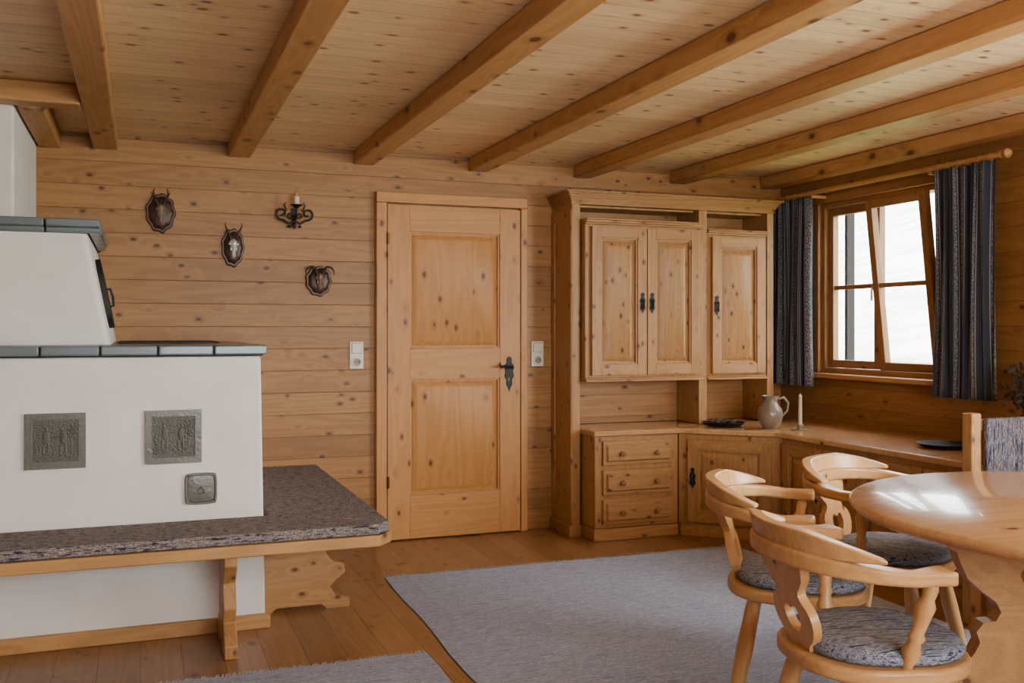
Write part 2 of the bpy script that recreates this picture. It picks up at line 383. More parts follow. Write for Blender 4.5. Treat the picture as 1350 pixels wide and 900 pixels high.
def rr(x0,x1,y0,y1,z,r=.03,n=5):
    o=[]
    for cx,cy,a0 in ((x1-r,y0+r,-90),(x1-r,y1-r,0),(x0+r,y1-r,90),(x0+r,y0+r,180)):
        for k in range(n+1):
            a=math.radians(a0+90*k/n); o.append((cx+r*math.cos(a),cy+r*math.sin(a),z))
    return o
m.rings([rr(-1.65,-.120,4.56,5.742,1.197),rr(-1.65,-.168,4.58,5.742,1.44),rr(-1.65,-.215,4.60,5.742,1.676)])
m.done("upper_body",M_white,ST,smooth=50)
m=MB(); m.mi=1; m.box(-1.64,-.20,4.60,5.74,1.678,1.732); m.mi=0
x=-.160
while x>-1.6: m.box(x-.215,x-.003,4.565,4.75,1.678,1.70); m.box(x-.215,x-.003,4.55,4.75,1.70,1.735); x-=.218
y=4.755
while y<5.5: m.box(-.30,-.172,y,y+.21,1.678,1.70); m.box(-.30,-.160,y,y+.21,1.70,1.735); y+=.215
m.done("upper_tile_ledge",[M_tile,M_grout],ST,bevel=.006,seg=2)
m=MB(); m.box(-1.6,-.515,4.765,5.745,1.735,ZC-.002); m.done("chimney",M_white,ST,bevel=.012,seg=3)
m=MB(); m.box(-.10,.36,4.95,5.6,1.196,1.204); m.done("hob_plate",M_iron,ST,bevel=.002)
m=MB(); m.M=FR((-.126,4.85,1.27),(0,1,.0),(-.2,0,1)); 
m.cutout(smoothpoly([(0,0),(.2,0),(.22,.12),(.2,.28),(.1,.34),(0,.28),(-.02,.12)],2),[],.03); m.tube([(.1,.10,.01),(.1,.10,.03),(.1,.14,.035),(.1,.18,.03),(.1,.18,.01)],.006,8); m.done("stove_door",M_iron,ST,bevel=.002)
def relief(x0,x1,z0,z1,name,figs):
    f=.026; y=4.26
    cx=(x0+x1)/2; cz=(z0+z1)/2
    if figs:
        m=MB(); m.mi=0
        m.box(x0,x1,y-.012,y-.001,z1-f,z1); m.box(x0,x1,y-.012,y-.001,z0,z0+f); m.box(x0,x0+f,y-.012,y-.001,z0+f,z1-f); m.box(x1-f,x1,y-.012,y-.001,z0+f,z1-f)
        m.mi=1; m.box(x0+f,x1-f,y-.007,y-.001,z0+f,z1-f)
        r=random.Random(int(x0*100))
        yy=y-.0065
        for sx in (-.034,.028):
            lean=r.uniform(-.006,.006)
            m.ell((cx+sx+lean,yy,cz+.044),(.007,.0025,.009)); m.ell((cx+sx,yy,cz+.012),(.014,.003,.026))
            m.ell((cx+sx-.010,yy,cz-.035),(.005,.002,.028)); m.ell((cx+sx+.008,yy,cz-.033),(.005,.002,.028))
            m.ell((cx+sx*.35,yy,cz+.018),(.018,.002,.004)); m.ell((cx+sx+lean,yy,cz+.053),(.013,.002,.003))
        for k in range(34):
            m.ell((cx+.058+r.uniform(-.016,.016),yy,cz+.03+r.uniform(-.03,.035)),(.005,.002,.005),8,5)
            m.ell((cx-.065+r.uniform(-.01,.01),yy,cz-.02+r.uniform(-.045,.03)),(.004,.002,.005),8,5)
            m.ell((cx+r.uniform(-.07,.07),yy,cz-.055+r.uniform(-.012,.008)),(.006,.002,.004),8,5)
        m.ell((cx+.058,yy,cz-.03),(.003,.002,.04))
        m.done(name,[M_pewter,M_pewd],ST,bevel=.005,seg=3)
    else:
        P=smoothpoly([(x0,z0+.012),(x0+.012,z0),(x1-.012,z0),(x1,z0+.012),(x1,z1-.012),(x1-.012,z1),(x0+.012,z1),(x0,z1-.012)],1)
        def rgp(s,yy): return [(cx+(px-cx)*s,yy,cz+(pz-cz)*s) for px,pz in P]
        m=MB(); m.rings([rgp(1,y-.001),rgp(1,y-.010),rgp(.96,y-.014),rgp(.88,y-.014),rgp(.82,y-.007),rgp(.5,y-.009),rgp(.05,y-.009)])
        m.ell((cx,y-.012,cz+.004),(.006,.006,.006),8,5)
        m.tube([(cx+.012*math.cos(a),y-.015,cz-.010+.012*math.sin(a)) for a in [2*math.pi*i/16 for i in range(16)]],.0025,6,True)
        m.done(name,[M_pewter],ST,smooth=25)
relief(-.423,-.203,.712,.932,"relief_tile",True); relief(.018,.238,.712,.932,"relief_tile",True); relief(.172,.300,.538,.668,"soot_door",False)

# ---------------------------------------------------------------- stove bench
B=thing("corner_bench","pine bench wrapping around the white stove","bench",(.3,4.3,0))
m=MB(); m.prism([(-1.68,4.23),(-1.68,3.865),(.90,3.865),(.965,3.94),(.965,5.742),(.505,5.742),(.505,4.23)],.39,.435); m.done("seat_board",W_beamX,B,bevel=.004)
def legprof(h):
    r=[(.02,h),(.34,h),(.34,h-.04),(.30,h-.07),(.26,h-.12),(.30,h*.45),(.27,h*.3),(.33,.09),(.36,.05),(.36,0),(.24,0),(.22,.03),(.14,.03),(.12,0),(0,0),(0,.05),(.04,.09),(.09,h*.3),(.06,h*.45),(.10,h-.12),(.05,h-.07),(.02,h-.04)]
    return r
m=MB(); m.M=FR((.325,3.875,0),(0,1,0),(0,0,1)); m.cutout(legprof(.39),[],.05); m.done("leg",W_cabZ,B,bevel=.005)
m=MB(); m.M=FR((.505,4.46,0),(1,0,0),(0,0,1))
m.cutout([(0,.388),(.40,.388),(.40,.36),(.35,.35),(.30,.31),(.28,.25),(.31,.21),(.36,.20),(.37,.16),(.33,.13),(.30,.10),(.32,.06),(.39,.04),(.39,0),(.28,0),(.26,.02),(.06,.02),(.04,0),(0,0)],[],.04); m.done("leg",W_cabX,B,bevel=.004)
m=MB(); m.M=FR((-1.0,3.875,0),(0,1,0),(0,0,1)); m.cutout(legprof(.39),[],.05); m.done("leg",W_cabZ,B,bevel=.005)
m=MB(); m.prism([(-1.67,4.235),(-1.67,3.872),(.898,3.872),(.958,3.942),(.50,4.235)],.437,.478); m.done("bench_cushion",FB,bevel=.008,seg=3,label="multicoloured woven seat pad along the stove front",category="cushion")
m=MB(); m.prism([(.506,4.242),(.960,3.950),(.960,5.738),(.506,5.738)],.437,.478); m.done("bench_cushion",FB2,bevel=.008,seg=3,label="multicoloured woven seat pad running back to the wall",category="cushion")

# ---------------------------------------------------------------- hutch
H=thing("hutch_frame","tall pine hutch frame with moulded cornice on the worktop","cabinet",(3.1,5.6,0))
HY=5.443
m=MB(); m.box(2.458,2.513,HY,5.745,0,2.035); 
m.box(2.450,2.458,HY,HY+.05,.08,2.0); m.box(2.450,2.458,5.695,5.745,.08,2.0); m.box(2.450,2.458,HY+.05,5.695,.08,.16); m.box(2.450,2.458,HY+.05,5.695,1.93,2.0); m.box(2.44,2.52,HY-.006,5.745,0,.07)
m.done("side_panel",W_cabZ,H,bevel=.003)
m=MB(); m.box(3.35,3.41,HY,5.72,.66,2.03); m.done("divider_panel",W_cabZ,H,bevel=.003)
m=MB(); m.box(3.87,3.92,HY,5.745,.66,2.03); m.done("side_panel",W_cabZ,H,bevel=.003)
m=MB(); m.box(2.514,3.869,5.725,5.745,.66,2.03); m.done("back_panel",W_hback,H)
m=MB(); m.box(2.514,3.349,HY+.06,5.72,2.018,2.035); m.box(3.411,3.869,HY+.06,5.72,2.018,2.035); m.box(2.52,3.86,HY+.07,5.72,2.025,2.034); m.done("top_board",W_cabX,H,bevel=.003)
m=MB()
for k in range(8):
    t=k/7; oh=.006+.040*(1-math.cos(t*math.pi/2)) if k<7 else .052
    m.box(2.458-oh,3.92+oh,HY-oh,5.745,2.030+k*.010,2.030+(k+1)*.010)
m.done("cornice",W_cabX,H,bevel=.002)

def pull(par,M):
    m=MB(); m.M=M
    m.cutout(smoothpoly([(0,.066),(.016,.05),(.006,.036),(.022,.014),(.012,-.01),(.022,-.036),(.006,-.052),(0,-.07),(-.006,-.052),(-.022,-.036),(-.012,-.01),(-.022,.014),(-.006,.036),(-.016,.05)],2),[],.004)
    m.tube([(0,.014,.002),(0,.014,.016),(0,.004,.020),(.0,-.02,.018),(0,-.038,.014)],[.005,.006,.005,.006,.009],8)
    m.done("handle",M_iron,par,label="black iron drop handle")
A=thing("wall_cabinet","pine wall cabinet with two raised-panel doors in the hutch","cabinet",(2.93,5.55,.945))
m=MB(); m.box(2.522,3.343,5.392,5.718,.968,1.905); m.done("cabinet_body",W_cabZ,A,bevel=.003)
def mould(par,x0,x1,yf,zs):
    m=MB()
    for z0,z1,oh in zs: m.box(x0,x1,yf-oh,5.70,z0,z1)
    m.done("moulding",W_cabX,par,bevel=.003)
mould(A,2.522,3.343,5.392,((.945,.958,.022),(.958,.968,.010)))
mould(A,2.522,3.343,5.392,((1.905,1.917,.010),(1.917,1.93,.024),(1.93,1.94,.036)))
for i,x0 in enumerate((2.557,2.936)):
    m=MB(); m.M=FR((x0,5.391,.985),(1,0,0),(0,1,0)); leaf(m,.373,.905,.062,[(.065,.84)],t=.028,ins=.035)
    d=m.done("door",[W_cabZ,W_cabX],A,bevel=.003)
    hx=x0+.373-.030 if i==0 else x0+.030
    pull(d,FR((hx,5.360,1.43),(1,0,0),(0,0,1)))
A2=thing("wall_cabinet","narrow pine wall cabinet with one raised-panel door","cabinet",(3.64,5.55,.94))
m=MB(); m.box(3.413,3.867,5.45,5.718,.963,1.875); m.done("cabinet_body",W_cabZ,A2,bevel=.003)
mould(A2,3.413,3.867,5.45,((.94,.953,.022),(.953,.963,.010)))
mould(A2,3.413,3.867,5.45,((1.875,1.887,.010),(1.887,1.90,.022),(1.90,1.91,.03)))
m=MB(); m.M=FR((3.44,5.449,.98),(1,0,0),(0,1,0)); leaf(m,.40,.88,.062,[(.065,.815)],t=.028,ins=.035); d=m.done("door",[W_cabZ,W_cabX],A2,bevel=.003)
pull(d,FR((3.470,5.418,1.42),(1,0,0),(0,0,1)))

DC=thing("drawer_cabinet","low pine cabinet with three drawers and round knobs","cabinet",(2.81,5.5,0))
m=MB(); m.box(2.53,3.095,5.272,5.44,.075,.623); m.box(2.53,3.095,5.44,5.742,.0,.623)
m.done("cabinet_body",W_cabZ,DC,bevel=.003)
m=MB(); m.box(2.522,3.095,5.262,5.439,0,.072); m.done("plinth",W_cabX,DC,bevel=.005)
for z0,z1 in ((.45,.597),(.272,.425),(.095,.247)):
    m=MB(); m.M=FR((2.575,5.271,z0),(1,0,0),(0,1,0)); w=.475; h=z1-z0
    m.frustum(0,w,0,h,0,.003,-.018); m.frustum(.018,w-.018,.018,h-.018,-.010,.012,-.032)
    dr=m.done("drawer",W_cabX,DC,bevel=.002)
    for kx in (.12,w-.12):
        m=MB(); m.lathe([(0,.008),(.3,.007),(.5,.016),(.8,.018),(1,.010)],(2.575+kx,5.24,z0+h/2),(2.575+kx,5.208,z0+h/2),14); m.done("knob",W_winZ,dr)
CC=thing("corner_cabinet","low diagonal pine corner cabinet with one door","cabinet",(3.6,5.3,0))
m=MB(); m.prism([(3.105,5.742),(3.105,5.275),(3.545,4.835),(4.195,4.835),(4.195,5.742)],.0,.623); m.done("cabinet_body",W_cabZ,CC,bevel=.003)
q=1/math.sqrt(2)
Fd=FR((3.105,5.275,0),(q,-q,0),(q,q,0))
m=MB(); m.M=Fd; m.box(.012,.615,-.012,-.001,0,.07); m.done("plinth",W_cabX,CC,bevel=.003)
m=MB(); m.M=FR(Fd@Vector((.06,-.001,.09)),(q,-q,0),(q,q,0)); leaf(m,.50,.505,.06,[(.06,.445)],t=.024,ins=.03); d=m.done("door",[W_cabZ,W_cabX],CC,bevel=.003)
pull(d,FR(Fd@Vector((.092,-.028,.36)),(q,-q,0),(0,0,1)))
for k,(y0,y1) in enumerate(((4.085,4.83),(3.33,4.08))):
    LC=thing("low_cabinet","low pine cabinet with two panelled doors below the window","cabinet",(3.9,(y0+y1)/2,0),group="low cabinets under the window")
    m=MB(); m.box(3.545,4.195,y0,y1,0,.623); m.done("cabinet_body",W_cabZ,LC,bevel=.003)
    m=MB(); m.box(3.533,3.544,y0,y1,0,.07); m.done("plinth",W_cabY,LC,bevel=.003)
    hw=(y1-y0-.06)/2
    for j in range(2):
        yy=y1-.025-j*(hw+.01)
        m=MB(); m.M=FR((3.544,yy,.09),(0,-1,0),(1,0,0)); leaf(m,hw,.505,.055,[(.055,.45)],t=.024,ins=.03); d=m.done("door",[W_cabZ,W_cabY],LC,bevel=.003)
        pull(d,FR((3.518,yy-(hw-.03 if j==0 else .03),.36),(0,-1,0),(0,0,1)))
m=MB(); m.prism([(2.516,5.44),(2.516,5.246),(3.09,5.246),(3.125,5.225),(3.49,4.865),(3.518,4.82),(3.518,3.30),(4.197,3.30),(4.197,5.747),(2.516,5.747)],.625,.657)
m.done("worktop",W_table,bevel=.008,seg=3,label="continuous pine worktop over the low corner cabinets",category="worktop")

# ---------------------------------------------------------------- items on worktop
zt=.657
jx,jy=3.62,5.06
JP=thing("pitcher","brownish stoneware pitcher with handle on the worktop","pitcher",(jx,jy,zt))
prof=[(0,.040),(.03,.046),(.2,.068),(.4,.078),(.6,.070),(.75,.048),(.85,.042),(.95,.048),(1,.052),(1,.046),(.93,.038),(.8,.030)]
m=MB(); m.lathe(prof,(jx,jy,zt),(jx,jy,zt+.20),28); m.done("jug_body",M_stone,JP,smooth=50)
m=MB(); m.tube([(jx+.040,jy-.015,zt+.18),(jx+.078,jy-.028,zt+.188),(jx+.104,jy-.038,zt+.155),(jx+.098,jy-.036,zt+.11),(jx+.068,jy-.025,zt+.075)],[.008,.009,.008,.008,.007],10); m.done("handle",M_stone,JP,smooth=60)
bx,by=3.42,5.27
m=MB(); m.lathe([(0,.06),(.15,.10),(.6,.125),(1,.135),(1,.128),(.5,.11),(.3,.05)],(bx,by,zt),(bx,by,zt+.028),30); BO=m.done("dish",M_iron,label="dark shallow dish on the worktop by the pitcher",category="dish")
m=MB()
for k in range(9):
    a=k*.7; r=.03+.055*((k*37)%10)/10; m.ell((bx+r*math.cos(a),by+r*math.sin(a),zt+.032),(.022,.014,.012),8,6)
m.done("dried_fruit",M_dried,label="small dried brown pods lying in the dark dish",category="dried pods",kind="stuff")
cx,cy=3.72,4.90
CA=thing("candlestick","small dark holder with a slim cream candle on the worktop","candle",(cx,cy,zt))
m=MB(); m.lathe([(0,.05),(.1,.052),(.2,.02),(.6,.016),(.7,.022),(1,.02)],(cx,cy,zt),(cx,cy,zt+.035),20); m.done("candle_holder",M_stone,CA)
m=MB(); m.lathe([(0,.012),(.96,.010),(1,.004)],(cx,cy,zt+.03),(cx,cy,zt+.215),14); m.tube([(cx,cy,zt+.21),(cx+.001,cy,zt+.225)],.0015,6); m.done("candle",M_wax,CA)
m=MB(); tx,ty=3.85,3.90; m.lathe([(0,.09),(.3,.11),(1,.135),(1,.128),(.4,.10),(.3,.02)],(tx,ty,zt),(tx,ty,zt+.025),30); m.done("tray",M_iron,label="black round dish on the window worktop",category="dish")
vx,vy=3.97,3.49
V=thing("dried_bouquet","dark vase of dried brown leaves on the worktop","dried flowers",(vx,vy,zt))
m=MB(); m.lathe([(0,.04),(.3,.065),(.6,.06),(.85,.03),(1,.038)],(vx,vy,zt),(vx,vy,zt+.2),20); m.done("vase",M_iron,V)
m=MB(); rnd=random.Random(3)
for k in range(120):
    a=rnd.uniform(0,6.28); r=rnd.uniform(.02,.14); z=zt+.2+rnd.uniform(.02,.24); x=vx+r*math.cos(a); y=vy+r*math.sin(a)
    if x>4.165: x=4.165
    m.tube([(vx,vy,zt+.18),((vx+x)/2,(vy+y)/2,zt+.27),(x,y,z)],.0015,4)
    m.M=Matrix.Translation((x,y,z))@Matrix.Rotation(rnd.uniform(0,3),4,'X')@Matrix.Rotation(rnd.uniform(0,3),4,'Y'); m.ell((0,0,0),(.018,.010,.003),8,5); m.M=Matrix()
m.done("foliage",M_dried,V,kind="stuff")

# ---------------------------------------------------------------- curtains
R=thing("curtain_rod","turned pine curtain rod with finials above the window","curtain rod",(4.08,4.7,2.15))
RX,RZ=4.075,2.15
m=MB(); m.lathe([(0,.014),(1,.014)],(RX,3.76,RZ),(RX,5.70,RZ),16); m.done("rod",W_beam,R)
m=MB(); m.lathe([(0,.014),(.1,.020),(.2,.020),(.3,.014),(.5,.024),(.7,.025),(.9,.016),(1,.006)],(RX,3.76,RZ),(RX,3.69,RZ),16); m.done("finial",W_beam,R)
for y in (4.225,5.24):
    m=MB(); m.box(RX-.012,4.199,y-.010,y+.010,RZ-.034,RZ-.0145); m.box(4.185,4.199,y-.02,y+.02,RZ-.0,RZ+.04); m.done("bracket",W_beam,R,bevel=.003)
def curtain(y0,y1,n,label,seed):
    r=random.Random(seed); ph=r.uniform(0,6)
    T=thing("curtain",label,"curtain",(RX,(y0+y1)/2,.895),group="striped window curtains")
    nu,nv=160,26; bm=bmesh.new(); uv=bm.loops.layers.uv.new("UVMap"); G=[]; z0,z1=.895,2.13
    for j in range(nv+1):
        t=j/nv; row=[]
        for i in range(nu+1):
            s=i/nu; 
            sq=1-.06*math.sin(t*math.pi)
            yy=(y0+y1)/2+(s-.5)*(y1-y0)*sq
            am=.024*(1-.35*t)
            xx=RX+am*math.sin(2*math.pi*n*s+ph+.5*math.sin(3*t+s*5))+.008*math.sin(2*math.pi*n*.37*s+2*t)
            yy+=.010*math.sin(4*math.pi*n*s+ph)
            row.append((bm.verts.new((xx-T.location.x,yy-T.location.y,z0+(z1-z0)*t-T.location.z)),s*1.0,t*1.25))
        G.append(row)
    for j in range(nv):
        for i in range(nu):
            q=[G[j][i],G[j][i+1],G[j+1][i+1],G[j+1][i]]
            f=bm.faces.new([a[0] for a in q]); f.smooth=True
            for l,a in zip(f.loops,q): l[uv].uv=(a[1],a[2])
    me=bpy.data.meshes.new("curtain_cloth"); bm.to_mesh(me); bm.free(); me.materials.append(M_curt)
    o=bpy.data.objects.new("curtain_cloth",me); COL.objects.link(o); o.parent=T
    so=o.modifiers.new("s",'SOLIDIFY'); so.thickness=.003
    for k in range(6):
        y=y0+.03+(y1-y0-.06)*k/5
        m=MB(); m.tube([(RX+.018*math.cos(a),y,RZ-.002+.018*math.sin(a)) for a in [2*math.pi*i/16 for i in range(16)]],.0022,6,True); m.done("ring",W_beam,T)
curtain(5.25,5.68,6,"dark blue striped curtain between the hutch and window",1)
curtain(3.79,4.20,6,"dark blue striped curtain beside the tilted sash",2)

# ---------------------------------------------------------------- wall items
def plate(x,z):
    T=thing("wall_switch_plate","ivory double plate with rocker switch above socket","light switch",(x,5.749,z-.08),group="switch and socket plates")
    m=MB(); m.M=FR((x,5.743,z),(1,0,0),(0,0,1))
    m.cutout([(-.041,-.08),(.041,-.08),(.041,.08),(-.041,.08)],[],.01); m.done("cover_plate",M_plastic,T,bevel=.003)
    m=MB(); m.mi=1; m.box(x-.031,x+.031,5.7355,5.738,z+.009,z+.071); m.mi=0; m.box(x-.028,x+.028,5.729,5.7355,z+.012,z+.068); m.done("switch_rocker",[M_plastic,M_hole],T,bevel=.001)
    m=MB(); m.lathe([(0,.031),(.8,.031),(1,.027),(1,.022),(.3,.021)],(x,5.738,z-.04),(x,5.728,z-.04),24)
    m.mi=1; m.lathe([(0,.021),(1,.021)],(x,5.7375,z-.04),(x,5.7345,z-.04),24)
    m.mi=2
    for s in(-1,1): m.lathe([(0,.003),(1,.003)],(x+s*.0095,5.7345,z-.04),(x+s*.0095,5.7338,z-.04),8)
    m.done("socket",[M_plastic,M_hole,M_pin],T)
plate(1.197,1.112); plate(2.353,1.11)
def trophy(x,z,w,h,kind,label):
    T=thing("hunting_trophy",label,"hunting trophy",(x,5.749,z-h/2))
    a=w/2;b=h/2
    # carved leaf-lobed plaque
    P=[]; n=72
    for k in range(n):
        t=2*math.pi*k/n; lob=1+.045*math.sin(9*t+math.pi/2)
        px=a*math.cos(t)*lob*(1.0+.06*math.sin(t)); pz=b*math.sin(t)*lob
        P.append((px,pz))
    m=MB(); m.rings([[(x+px*s,yy,z+pz*s) for px,pz in P] for s,yy in ((1,5.7495),(1,5.738),(.94,5.728),(.84,5.728),(.78,5.722),(.6,5.716))])
    m.done("plaque",W_dark,T,smooth=40)
    m=MB(); y=5.698; sm=M_silver if kind==2 else M_bone; hz=z+.005
    m.ell((x,y,hz+h*.08),(.024,.022,.026)); m.lathe([(0,.020),(.3,.017),(.55,.012),(.8,.012),(1,.006)],(x,y-.002,hz+h*.05),(x,y+.004,hz-h*.30),14)
    for s in(-1,1):
        m.ell((x+s*.020,y-.008,hz+h*.06),(.009,.009,.009),10,6); m.ell((x+s*.014,y-.004,hz-h*.06),(.007,.010,.016),10,6)
    m.done("skull",sm,T,smooth=60)
    for s in (-1,1):
        m=MB()
        if kind==1:
            m.tube([(x+s*.012,y,z+.035),(x+s*.022,y-.006,z+.06),(x+s*.036,y-.01,z+.085),(x+s*.038,y-.008,z+.112),(x+s*.032,y-.006,z+.132)],[.010,.008,.006,.004,.002],8)
            m.tube([(x+s*.037,y-.01,z+.09),(x+s*.050,y-.016,z+.108)],[.005,.0015],8)
            m.tube([(x+s*.028,y-.008,z+.07),(x+s*.024,y-.026,z+.085)],[.005,.0015],8)
        elif kind==2:
            m.tube([(x+s*.010,y,z+.035),(x+s*.020,y-.01,z+.065),(x+s*.034,y-.01,z+.095),(x+s*.046,y-.012,z+.12),(x+s*.044,y-.012,z+.14)],[.008,.006,.005,.003,.0015],8)
        else:
            m.tube([(x+s*.010,y,z+.025),(x+s*.022,y-.008,z+.062),(x+s*.042,y-.010,z+.082),(x+s*.066,y-.010,z+.078),(x+s*.082,y-.010,z+.056),(x+s*.080,y-.010,z+.036)],[.010,.009,.007,.006,.004,.002],8)
        m.done("horn",M_horn,T,smooth=60)
trophy(.105,1.905,.155,.215,1,"dark carved plaque with small pronged antlers")
trophy(.49,1.725,.125,.215,2,"narrow dark plaque with silvery skull and thin horns")
trophy(.973,1.545,.150,.175,3,"dark carved plaque with hooked chamois horns")
x,z=.829,1.94
T=thing("wall_sconce","black wrought iron wall sconce with candle lamp","wall lamp",(x,5.749,z-.09))
m=MB(); m.M=FR((x,5.744,z),(1,0,0),(0,0,1)); m.cutout(smoothpoly([(0,.03),(.014,.02),(.012,0),(.018,-.03),(0,-.085),(-.018,-.03),(-.012,0),(-.014,.02)],2),[],.006); m.done("back_plate",M_iron,T)
m=MB()
m.tube([(x,5.74,z-.02),(x,5.70,z-.05),(x,5.65,z-.045),(x,5.63,z-.01),(x,5.63,z+.015)],.007,8)
for s in (-1,1):
    pts=[]
    for k in range(26):
        a=-1.9+k*.29; r=.038*(1-k/32); pts.append((x+s*(.072+r*math.cos(a)),5.70,z-.012+r*math.sin(a)))
    m.tube(pts,.0065,7)
    m.tube([(x,5.70,z-.05),(x+s*.03,5.70,z-.07),(x+s*.060,5.70,z-.05)],.0065,7)
    pts=[]
    for k in range(16):
        a=-2.6+k*.38; r=.020*(1-k/20); pts.append((x+s*(.026+r*math.cos(a)),5.70,z-.02+r*math.sin(a)))
    m.tube(pts,.005,7)
    m.tube([(x+s*.045,5.70,z+.005),(x+s*.058,5.70,z+.035),(x+s*.050,5.70,z+.055)],[.005,.005,.002],7)
    m.ell((x+s*.028,5.70,z-.085),(.011,.006,.008),8,6)
m.ell((x,5.70,z-.078),(.011,.008,.022),10,6)
m.done("scroll_arm",M_iron,T,smooth=60)
m=MB(); m.lathe([(0,.010),(.5,.022),(.9,.036),(1,.038),(1,.033),(.6,.014)],(x,5.63,z+.012),(x,5.63,z+.032),20); m.done("drip_cup",M_iron,T)
m=MB(); m.lathe([(0,.017),(1,.017)],(x,5.63,z+.022),(x,5.63,z+.078),14); m.done("candle_sleeve",M_wax,T)
m=MB(); m.lathe([(0,.010),(.2,.014),(.45,.013),(.8,.006),(1,.001)],(x,5.63,z+.078),(x,5.63,z+.115),14); m.done("bulb",M_amber,T)

# ---------------------------------------------------------------- rugs
def rug(poly,fr,label,seed,FL):
    r=random.Random(seed); T=thing("rug",label,"rug",(sum(p[0] for p in poly)/4,sum(p[1] for p in poly)/4,0.001))
    P=[]
    for i in range(4):
        a=poly[i]; b=poly[(i+1)%4]; n=14
        for k in range(n):
            t=k/n; w=.006*math.sin(k*1.3+i*2) if 0<k else 0
            nx,ny=(b[1]-a[1]),(a[0]-b[0]); L=math.hypot(nx,ny)
            P.append((a[0]+(b[0]-a[0])*t+nx/L*w,a[1]+(b[1]-a[1])*t+ny/L*w))
    m=MB(); m.prism(P,.001,.006); m.done("rug_body",FR_,T,bevel=.002)
    (ax,ay),(bx_,by_)=fr; n=int(abs(bx_-ax)/.012); m=MB()
    for k in range(n):
        t=(k+.5)/n; x=ax+(bx_-ax)*t; y=ay+(by_-ay)*t; L=r.uniform(FL*.6,FL); dx=r.uniform(-.014,.014)
        m.tube([(x,y-.008,.0045),(x+dx*.4,y+L*.5,.0045),(x+dx,y+L,.0035)],[.0028,.0025,.0018],5)
    m.done("fringe",M_fringe,T,kind="stuff")
rug([(1.08,2.0),(3.24,2.0),(3.24,4.86),(1.16,4.87)],((1.165,4.87),(3.235,4.86)),"large grey-blue woven rug with fringed end under the chairs",1,.055)
rug([(-.05,1.2),(1.035,1.2),(1.045,3.69),(.05,3.69)],((.055,3.69),(1.04,3.69)),"narrow grey-blue woven runner with fringed end",2,.03)
GZ=.0065
# ---------------------------------------------------------------- table
TC=(2.64,1.99)
T=thing("dining_table","round pine dining table on a carved pedestal","table",(TC[0],TC[1],GZ))
m=MB(); r=.755
m.lathe([(0,r-.05),(.1,r-.02),(.35,r-.008),(.6,r),(.85,r-.002),(1,r-.012)],(TC[0],TC[1],.71),(TC[0],TC[1],.75),96)
m.done("table_top",W_table,T,smooth=50)
half=[(.55,.708),(.55,.67),(.53,.645),(.50,.63),(.49,.60),(.47,.555),(.43,.52),(.39,.49),(.375,.46),(.39,.435),(.425,.43),(.445,.405),(.435,.375),(.45,.345),(.48,.31),(.495,.26),(.48,.21),(.44,.175),(.43,.13),(.47,.09),(.52,.07),(.53,GZ),(.38,GZ),(.33,.05),(.1,.07)]
out=half+[(-a,b) for a,b in half[::-1]]
hl=[smoothpoly([(.24*s,.62),(.33*s,.58),(.30*s,.52),(.22*s,.50),(.18*s,.56)][::s],2) for s in (1,-1)]
for k,an in enumerate((-21,69)):
    a=math.radians(an); m=MB(); m.M=FR((TC[0],TC[1],0),(math.cos(a),math.sin(a),0),(0,0,1)); m.cutout(out,hl,.055)
    m.done("pedestal_board",W_cabZ if k else W_cabX,T,bevel=.008,seg=3)
# ---------------------------------------------------------------- chairs
CH=thing("dining_chair","pine captain's chair with woven blue-grey seat pad","chair",(0,0,0),group="captain's chairs around the table")
m=MB(); sp=[]
for k in range(40):
    a=2*math.pi*k/40; c0,s0=math.cos(a),math.sin(a); e=2.5
    rr_=1/((abs(c0)**e+abs(s0)**e)**(1/e)); sp.append((.225*rr_*c0,(.235 if c0>0 else .225)*rr_*s0))
m.prism(sp,.392,.43); m.done("seat",W_chair,CH,bevel=.010,seg=3)
m=MB(); rg=[]
for z,sc in ((.431,.86),(.437,.90),(.450,.92),(.462,.89),(.470,.80),(.474,.60),(.475,.3)): rg.append([(x*sc+.01,y*sc,z) for x,y in sp])
m.rings(rg); m.done("seat_cushion",FC,CH,smooth=60,label="blue-grey woven seat pad")
for sx,sy in ((1,1),(1,-1),(-1,1),(-1,-1)):
    m=MB(); m.lathe([(0,.017),(.12,.020),(.35,.024),(.6,.027),(.85,.024),(1,.018)],(sx*.205,sy*.20,.006),(sx*.13,sy*.135,.394),16); m.done("leg",W_chairZ,CH,smooth=60)
AE=.055
def railpts():
    o=[]
    for k in range(9): 
        t=k/8; o.append((AE-t*(AE+.06),.262-.010*math.cos(t*math.pi)+.008*(1-t),t))
    for k in range(1,24):
        a=math.pi/2+math.pi*k/24; o.append((-.06+.205*math.cos(a),.272*math.sin(a),1))
    for k in range(9):
        t=1-k/8; o.append((AE-t*(AE+.06),-(.262-.010*math.cos(t*math.pi)+.008*(1-t)),t))
    return o
rp=railpts(); m=MB(); rg=[]
for i,(x,y,t) in enumerate(rp):
    a=Vector(rp[max(i-1,0)][:2]); b=Vector(rp[min(i+1,len(rp)-1)][:2]); tg=(b-a).normalized(); nn=Vector((tg.y,-tg.x))
    back=max(0,-x-.05)/.215
    w=.026+.022*max(0,1-t*1.4)*(1-.5*max(0,.15-t)/.15)+.010*back
    zc=.667+.025*back; h=.0165+.006*back
    rg.append([(x+nn.x*w,y+nn.y*w,zc-h),(x+nn.x*w,y+nn.y*w,zc+h),(x-nn.x*w,y-nn.y*w,zc+h),(x-nn.x*w,y-nn.y*w,zc-h)])
m.rings(rg); m.done("arm_rail",W_chair,CH,bevel=.008,seg=3)
m=MB(); rg=[]
